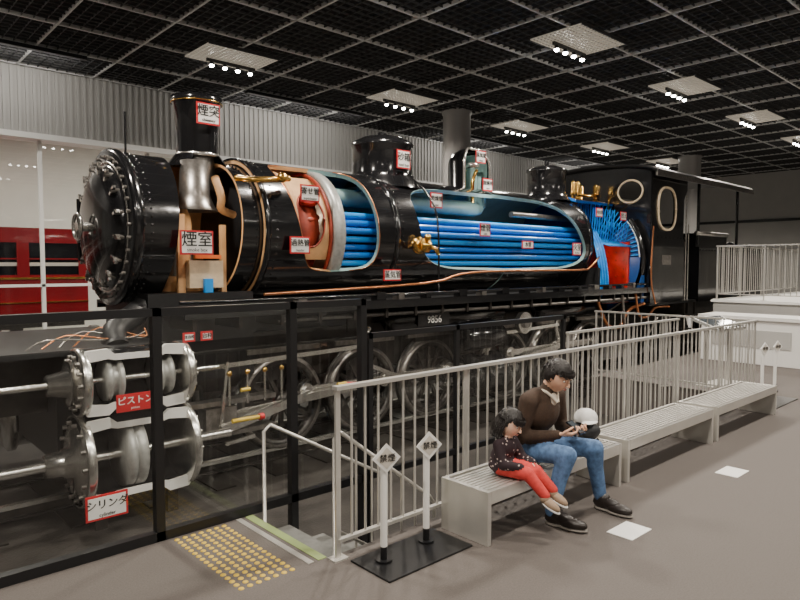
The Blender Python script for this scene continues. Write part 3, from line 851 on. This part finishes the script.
b=MB(); b.box(8.26,9.4,2.6,2.85,0,.012,"frame"); b.build("floor_plate")

def marker(x,y):
    b=MB(); b.box(x-.13,x+.13,y-.09,y+.09,0,.004,"white"); b.build("floor_marker")
marker(3.9,2.03); marker(5.67,2.04)
e=empty("tactile_paving"); b=MB()
for i in range(7):
    for j in range(17):
        b.lathe((1.64+i*.054,3.07+j*.052,0),(0,0,1),[(0,.017),(.004,.015),(.006,.008),(.006,0)],"yellow",n=10)
b.build("tactile_domes",e)

def signpost(x,y):
    e=empty("sign_post"); b=MB()
    b.cyl((x,y,.013),(x,y,.025),.05,"frame",n=20); b.cyl((x,y,.02),(x,y,.10),.021,"frame",n=14); b.cyl((x,y,.10),(x,y,.60),.021,"white",n=14)
    M=Matrix.Translation((x,y-.025,.63)) @ Matrix.Rotation(-.35,4,'Z') @ Matrix.Rotation(pi/4,4,'Y')
    b.box(-.062,.062,-.004,.004,-.062,.062,"white",M); b.box(-.045,.045,-.006,-.004,-.045,.045,"coachroof",M)
    b.build("post",e)
    e2=text("post_text","禁煙",(x,y-.034,.63),.05,"ink",e,rot=(pi/2,0,-.35))
b=MB(); b.box(2.27,2.96,2.57,2.92,0,.012,"frame"); b.build("base_plate",bevel=.003)
signpost(2.41,2.78); signpost(2.78,2.80); signpost(9.35,3.0+.02); signpost(9.72,2.98)

vp=empty("viewing_platform"); b=MB()
b.box(13.6,19,3.5,5.35,0,1.0,"wall_grey"); b.box(13.55,19,3.45,5.38,1.0,1.05,"white")
b.build("platform_deck",vp)
r=railing("platform_railing",(13.65,3.55,1.05),(13.65,5.3,1.05),H=1.1,sp=.1)
r=railing("platform_railing",(13.7,3.5,1.05),(18.8,3.5,1.05),H=1.1,sp=.12)
railing("platform_railing",(13.7,5.33,1.05),(18.8,5.33,1.05),H=1.1,sp=.12)

def infodesk(x,y,w,rz):
    e=empty("information_desk"); b=MB(); M=Matrix.Translation((x,y,0)) @ Matrix.Rotation(rz,4,'Z')
    b.box(-w/2+.05,-w/2+.1,-.02,.02,0,.85,"stainless",M); b.box(w/2-.1,w/2-.05,-.02,.02,0,.85,"stainless",M)
    b.box(-w/2,w/2,-.15,.15,0,.02,"stainless",M)
    T=M @ Matrix.Translation((0,0,.9)) @ Matrix.Rotation(.35,4,'X')
    b.box(-w/2,w/2,-.22,.22,-.02,.02,"greyplate",T); b.box(-w/2+.05,w/2-.05,-.18,.18,.02,.026,"screen",T)
    b.build("desk",e)
infodesk(9.75,3.75,.8,-.1)
e=empty("display_counter"); b=MB(); b.box(12.2,12.9,3.3,5.0,0,.78,"white"); b.box(12.15,12.95,3.25,5.05,.78,.84,"white"); b.box(12.18,12.2,3.5,4.8,.3,.6,"wall_grey"); b.build("counter",e)
# ------------------------------------------------------------------ PEOPLE
def remesh_obj(name, prims, voxel, smooth_it, bones, parent, default):
    o=prims.build(name+"_src")
    m=o.modifiers.new("r","REMESH"); m.mode='VOXEL'; m.voxel_size=voxel; m.use_smooth_shade=True
    s=o.modifiers.new("s","SMOOTH"); s.factor=.5; s.iterations=smooth_it
    dg=bpy.context.evaluated_depsgraph_get(); dg.update()
    me=bpy.data.meshes.new_from_object(o.evaluated_get(dg)); bpy.data.objects.remove(o)
    me.name=name; me.materials.clear(); names=[]
    for bn in bones:
        if bn[2] not in names: names.append(bn[2])
    if not names: names=[default]
    for n in names: me.materials.append(MATS[n])
    for p in me.polygons:
        p.use_smooth=True
        if bones:
            c=p.center; best=1e9; bi=0
            for (a,bb,mn,rr) in bones:
                ab=bb-a; t=max(0,min(1,(c-a).dot(ab)/max(1e-9,ab.length_squared))); d=(c-(a+ab*t)).length-rr
                if d<best: best=d; bi=names.index(mn)
            p.material_index=bi
        else: p.material_index=0
    ob=bpy.data.objects.new(name,me); sc.collection.objects.link(ob); ob.parent=parent
    return ob

def head(parent,c,s,yaw,pitch,roll,skin,hairlen,child=False):
    M=Matrix.Translation(c) @ Matrix.Rotation(yaw,4,'Z') @ Matrix.Rotation(roll,4,'Y') @ Matrix.Rotation(pitch,4,'X') @ Matrix.Scale(s,4)
    n,k=36,26; vs=[]; hv=[]; fs=[]
    rnd=random.Random(5)
    for j in range(k+1):
        th=pi*j/k
        for i in range(n):
            a=2*pi*i/n; d=V((math.sin(th)*math.cos(a),math.sin(th)*math.sin(a),math.cos(th)))
            x=.077*d.x; y=.096*d.y; z=.115*d.z
            if z<0:
                t=-z/.115; x*=1-.30*t*t*(1.0 if d.y<0.3 else .6)
                if d.y<0: y=y*(1-.05*t)
                else: y*=1-.45*t
            if d.y<-.5: y=y*.96
            if d.y<-.6:
                for sx in (-1,1):
                    q=((x-sx*.031)/.02)**2+((z-.008)/.014)**2
                    y+=.007*math.exp(-q)
                y-=.003*math.exp(-((z-.03)/.01)**2)
                y-=.006*math.exp(-(x/.022)**2-((z+.06)/.02)**2)
            vs.append(M@V((x,y,z)))
            cover = d.z > (.45 if d.y<-.45 else (.45+ (-hairlen-.45)*min(1,max(0,(d.y+.45)/.55))))
            f=1.10+.02*rnd.random() if cover else .90
            hv.append(M@V((x*f*1.02,(y*f),z*f+(.004 if cover else 0))))
    for j in range(k):
        for i in range(n): fs.append((j*n+i,(j+1)*n+i,(j+1)*n+(i+1)%n,j*n+(i+1)%n))
    b=MB(); b.add(vs,fs,skin,True)
    for (p,r) in (((0,-.096,.0),(.008,.008,.016)),((0,-.102,-.014),(.010,.012,.012)),((0,-.106,-.024),(.012,.012,.009)),((-.009,-.099,-.026),(.007,.008,.006)),((.009,-.099,-.026),(.007,.008,.006))):
        b.ell(M@V(p),tuple(q*s for q in r),skin,M=M.to_3x3().normalized(),n=10,k=8)
    R=M.to_3x3().normalized()
    for sx in (-1,1):
        b.ell(M@V((sx*.031,-.082,.008)),(.014*s,.008*s,.007*s),"white",M=R,n=10,k=6)
        b.ell(M@V((sx*.031,-.088,.007)),(.006*s,.004*s,.006*s),"ink",M=R,n=8,k=6)
        b.ell(M@V((sx*.031,-.087,.016)),(.016*s,.006*s,.0035*s),skin,M=R,n=8,k=6)
        b.ell(M@V((sx*.031,-.091,.031)),(.018*s,.004*s,.0035*s),"hair",M=R,n=8,k=6)
        b.ell(M@V((sx*.077,.008,-.004)),(.008*s,.018*s,.030*s),skin,M=R,n=10,k=8)
    b.ell(M@V((0,-.093,-.052)),(.022*s,.005*s,.004*s),"lips",M=R,n=10,k=6)
    b.ell(M@V((0,-.092,-.059)),(.017*s,.005*s,.004*s),"lips",M=R,n=10,k=6)
    b.build("head",parent)
    b=MB(); b.add(hv,fs,"hair",True)
    for i in range(15):
        t=-1+2*i/14; L=.022+.010*((i*7)%3)/2
        if child: L+=.016
        b.tube([M@V((t*.066,-.093*math.sqrt(max(.1,1-(t*.78)**2)),.068)),M@V((t*.070+.006,-.104*math.sqrt(max(.1,1-(t*.76)**2)),.058)),M@V((t*.073+.01,-.102*math.sqrt(max(.1,1-(t*.78)**2)),.068-L))],.008*s,"hair",n=6,sub=2)
    for i in range(46):
        a=2*pi*((i*0.618)%1); e_=.25+.75*((i*37)%46)/46
        cx_=.083*math.cos(a)*e_**.5; cy_=.012+.098*math.sin(a)*e_**.5; cz_=.122*math.sqrt(max(0.02,1-e_*.92))
        if cy_<-.06 and cz_<.06: continue
        b.tube([M@V((cx_*.85,cy_*.85,cz_+.002)),M@V((cx_*1.02,cy_*1.02,cz_+.002)),M@V((cx_*1.10,cy_*1.08-.006,cz_-.022))],.009*s,"hair",n=5,sub=2)
    if child:
        for i in range(22):
            a=math.radians(-20+220*i/21); x=.083*math.cos(a); y=.03+.085*math.sin(a)
            b.tube([M@V((x*.9,y*.9,.03)),M@V((x*1.08,y*1.08,-.04)),M@V((x*1.0,y*1.0,-.125-.01*(i%3)))],.013*s,"hair",n=6,sub=2)
    b.build("hair",parent)

def hand(parent,w,d,nrm,s,side,skin,curl=(20,45,40)):
    d=V(d).normalized(); nrm=V(nrm); nrm=(nrm-d*nrm.dot(d)).normalized(); lat=d.cross(nrm)*side; w=V(w)
    b=MB()
    for i in range(4):
        l=(i-1.5)*.021*s
        b.caps(w+lat*l*.6,w+d*.088*s+lat*l,.014*s,.011*s,skin,n=8)
    for i,L in enumerate((.070,.079,.074,.058)):
        p=w+d*.088*s+lat*(i-1.5)*.022*s; ang=0; r=.0088*s
        for k,fr in enumerate((.45,.32,.23)):
            ang+=math.radians(curl[k]+i*4); dd=d*math.cos(ang)+nrm*math.sin(ang)
            q=p+dd*L*fr*s; b.caps(p,q,r,r*.92,skin,n=8); p=q; r*=.92
    p=w+d*.022*s-lat*.028*s
    q=p+(d*.65-lat*.65+nrm*.35).normalized()*.042*s; b.caps(p,q,.013*s,.011*s,skin,n=8)
    q2=q+(d*.85-lat*.1+nrm*.5).normalized()*.030*s; b.caps(q,q2,.0105*s,.009*s,skin,n=8)
    q3=q2+(d*.8+lat*.25+nrm*.5).normalized()*.022*s; b.caps(q2,q3,.009*s,.008*s,skin,n=8)
    remesh_obj("hand",b,.0035*s,2,[],parent,skin)

# ---- man
man=empty("man")
def P(*a): return V(a)
bones=[]; pr=MB()
def bone(a,c,r0,r1,m):
    pr.caps(a,c,r0,r1,"skin",n=14); bones.append((a,c,m,(r0+r1)/2))
pel=P(3.78,2.76,.445); ch=P(3.80,2.67,.72); nk=P(3.81,2.62,.86); hd=P(3.83,2.55,.965)
pr.ell(pel,(.165,.12,.10),"skin"); pr.ell((3.785,2.735,.56),(.15,.115,.12),"skin"); pr.ell(ch,(.175,.12,.16),"skin"); pr.ell((3.80,2.665,.80),(.16,.10,.08),"skin")
bones += [(P(3.72,2.76,.45),P(3.84,2.76,.45),"brown_knit",.11),(P(3.785,2.74,.55),ch,"brown_knit",.14),(ch,P(3.80,2.66,.80),"brown_knit",.13)]
sR=P(3.635,2.655,.80); sL=P(3.975,2.655,.80)
bone(P(3.72,2.655,.83),sR,.06,.068,"brown_knit"); bone(P(3.88,2.655,.83),sL,.06,.068,"brown_knit")
bone(nk+V((0,.01,-.02)),nk+V((.01,-.02,.05)),.06,.052,"skin"); bone(nk+V((.01,-.02,.04)),hd+V((0,.01,-.04)),.052,.052,"skin")
eR=P(3.59,2.69,.55); eL=P(4.05,2.66,.555); wR=P(3.725,2.475,.585); wL=P(3.925,2.46,.59)
bone(sR,eR,.066,.05,"brown_knit"); bone(sL,eL,.066,.05,"brown_knit")
bone(eR,wR,.05,.034,"brown_knit"); bone(eL,wL,.05,.034,"brown_knit")
hR=P(3.70,2.74,.435); hL=P(3.87,2.74,.435); kR=P(3.68,2.36,.475); kL=P(3.97,2.33,.475); aR=P(3.60,2.43,.10); aL=P(4.10,2.36,.10)
bone(hR,kR,.088,.062,"jeans"); bone(hL,kL,.088,.062,"jeans")
for k,a in ((kR,aR),(kL,aL)):
    mid=k.lerp(a,.35)+V((0,.015,0)); bone(k,mid,.060,.058,"jeans"); bone(mid,a,.056,.046,"jeans")
remesh_obj("body",pr,.011,4,bones,man,"brown_knit")
b=MB()
b.tube([nk+V((-.055,.01,.01)),nk+V((-.05,-.045,-.01)),nk+V((-.005,-.085,-.07))],.011,"shirt",n=8)
b.tube([nk+V((.055,.01,.01)),nk+V((.05,-.045,-.01)),nk+V((.005,-.085,-.07))],.011,"shirt",n=8)
b.ell(nk+V((0,-.05,-.055)),(.032,.025,.05),"shirt")
b.build("shirt_collar",man)
b=MB()
for (a,toe) in ((aR,P(3.655,2.21,0)),(aL,P(4.10,2.13,0))):
    h=V((a.x,a.y+.03,0)); t=V((toe.x,toe.y,0)); d=(t-h).normalized()
    Mx=Matrix.Translation(h) @ Matrix.Rotation(math.atan2(d.y,d.x),4,'Z'); L=(t-h).length
    R=Mx.to_3x3()
    b.ell(Mx@V((L*.20,0,.055)),(.075,.040,.05),"shoe",M=R); b.ell(Mx@V((L*.66,0,.042)),(.105,.048,.038),"shoe",M=R); b.ell(Mx@V((L*.42,0,.06)),(.085,.040,.042),"shoe",M=R)
    b.ell(Mx@V((L*.22,0,.085)),(.05,.045,.045),"shoe",M=R)
    b.ell(Mx@V((L*.66,0,.014)),(.11,.052,.014),"sole",M=R); b.ell(Mx@V((L*.2,0,.014)),(.07,.042,.014),"sole",M=R)
b.build("shoes",man)
head(man,hd+V((-.01,-.005,.005)),1.0,.0,.38,.0,"skin",.45)
hand(man,wR+V((.01,-.01,.002)),(.55,-.72,.05),(.25,.3,.9),.95,-1,"skin")
hand(man,wL+V((-.01,-.01,.002)),(-.5,-.75,.05),(-.25,.3,.9),.95,1,"skin")
b=MB(); M=Matrix.Translation((3.825,2.395,.635)) @ Matrix.Rotation(.5,4,'X')
b.box(-.035,.035,-.065,.065,-.005,.005,"dark",M); b.box(-.031,.031,-.058,.058,.005,.006,"screen",M); b.build("mobile_phone",man)

# ---- girl
girl=empty("girl"); bones=[]; pr=MB()
gp_=P(3.37,2.69,.412); gc=P(3.39,2.66,.525)
pr.ell(gp_,(.085,.075,.06),"skin"); pr.ell((3.38,2.68,.46),(.088,.075,.08),"skin"); pr.ell(gc,(.085,.068,.075),"skin")
bones+=[(P(3.35,2.69,.43),gc,"dots",.085)]
gR=P(3.31,2.655,.555); gL=P(3.465,2.655,.555)
bone(P(3.36,2.655,.57),gR,.035,.038,"dots"); bone(P(3.42,2.655,.57),gL,.035,.038,"dots")
bone(P(3.395,2.655,.57),P(3.405,2.64,.63),.035,.034,"skin_child")
gER=P(3.285,2.60,.44); gEL=P(3.50,2.60,.445); gWR=P(3.345,2.50,.435); gWL=P(3.475,2.50,.44)
bone(gR,gER,.040,.034,"dots"); bone(gL,gEL,.040,.034,"dots"); bone(gER,gWR,.034,.027,"dots"); bone(gEL,gWL,.034,.027,"dots")
gkR=P(3.365,2.455,.395); gkL=P(3.455,2.455,.395); gaR=P(3.40,2.345,.275); gaL=P(3.50,2.355,.285)
bone(P(3.335,2.66,.402),gkR,.055,.045,"coral"); bone(P(3.405,2.66,.402),gkL,.055,.045,"coral")
bone(gkR,gaR,.043,.034,"coral"); bone(gkL,gaL,.043,.034,"coral")
remesh_obj("body",pr,.008,3,bones,girl,"dots")
head(girl,P(3.41,2.635,.69),.84,.15,.35,.12,"skin_child",.75,child=True)
hand(girl,gWR+V((.005,-.005,0)),(.5,-.75,-.2),(.2,-.1,-1),.55,1,"skin_child")
hand(girl,gWL+V((-.005,-.005,0)),(-.3,-.8,-.2),(-.2,-.1,-1),.55,-1,"skin_child")
b=MB()
for a,tx in ((gaR,.02),(gaL,.03)):
    d=V((tx*2,-.85,-.35)).normalized(); R=d.to_track_quat('X','Z').to_matrix()
    b.ell(a+d*.045+V((0,0,-.03)),(.072,.032,.030),"shoe_child",M=R); b.ell(a+V((0,0,-.02)),(.036,.034,.034),"shoe_child",M=R)
    b.ell(a+d*.045+V((0,0,-.048)),(.074,.033,.014),"capwhite",M=R)
b.build("shoes",girl)

# bag and cap
bag=empty("shoulder_bag"); b=MB()
b.ell((4.42,2.70,.435),(.16,.10,.088),"bagblack",n=24,k=14); b.ell((4.42,2.64,.45),(.12,.06,.06),"bagblack")
b.tube([(4.3,2.70,.46),(4.24,2.62,.42),(4.2,2.55,.365),(4.35,2.56,.36),(4.5,2.62,.38)],.012,"bagblack",n=6)
b.build("bag_body",bag)
cap=empty("baseball_cap"); b=MB()
b.lathe((4.42,2.68,.545),(0,0,1),[(-.015,.085),(.0,.092),(.03,.088),(.06,.07),(.08,.035),(.085,0)],"capwhite",n=24)
b.ell((4.36,2.61,.54),(.085,.05,.010),"capwhite"); b.build("cap_body",cap)

for x in (-4,2,8,14,20):
    p=empty("wall_fill"); b=MB(); b.box(x-1.5,x+1.5,11.6,11.7,5.18,5.24,"frame"); b.build("housing",p)  # added lamp and housing, put in to brighten the ribbed wall
    l=bpy.data.lights.new("lamp",'AREA'); l.shape='RECTANGLE'; l.size=2.8; l.size_y=.08; l.energy=34; l.color=(1,.95,.88)
    o=bpy.data.objects.new("lamp",l); sc.collection.objects.link(o); o.location=(x,11.65,5.15); o.parent=p
    o.rotation_euler=V((0,1,-.35)).to_track_quat('-Z','Y').to_euler()

# ------------------------------------------------------------------ camera
cam=bpy.data.cameras.new("Camera"); cam.lens=28.8; cam.sensor_width=36; cam.clip_start=.05
co=bpy.data.objects.new("Camera",cam); sc.collection.objects.link(co); co.location=(0,0,1.75)
p=math.atan(35/640)
d=V((.674*math.cos(p),.738*math.cos(p),-math.sin(p)))
co.rotation_euler=d.to_track_quat('-Z','Y').to_euler()
sc.camera=co
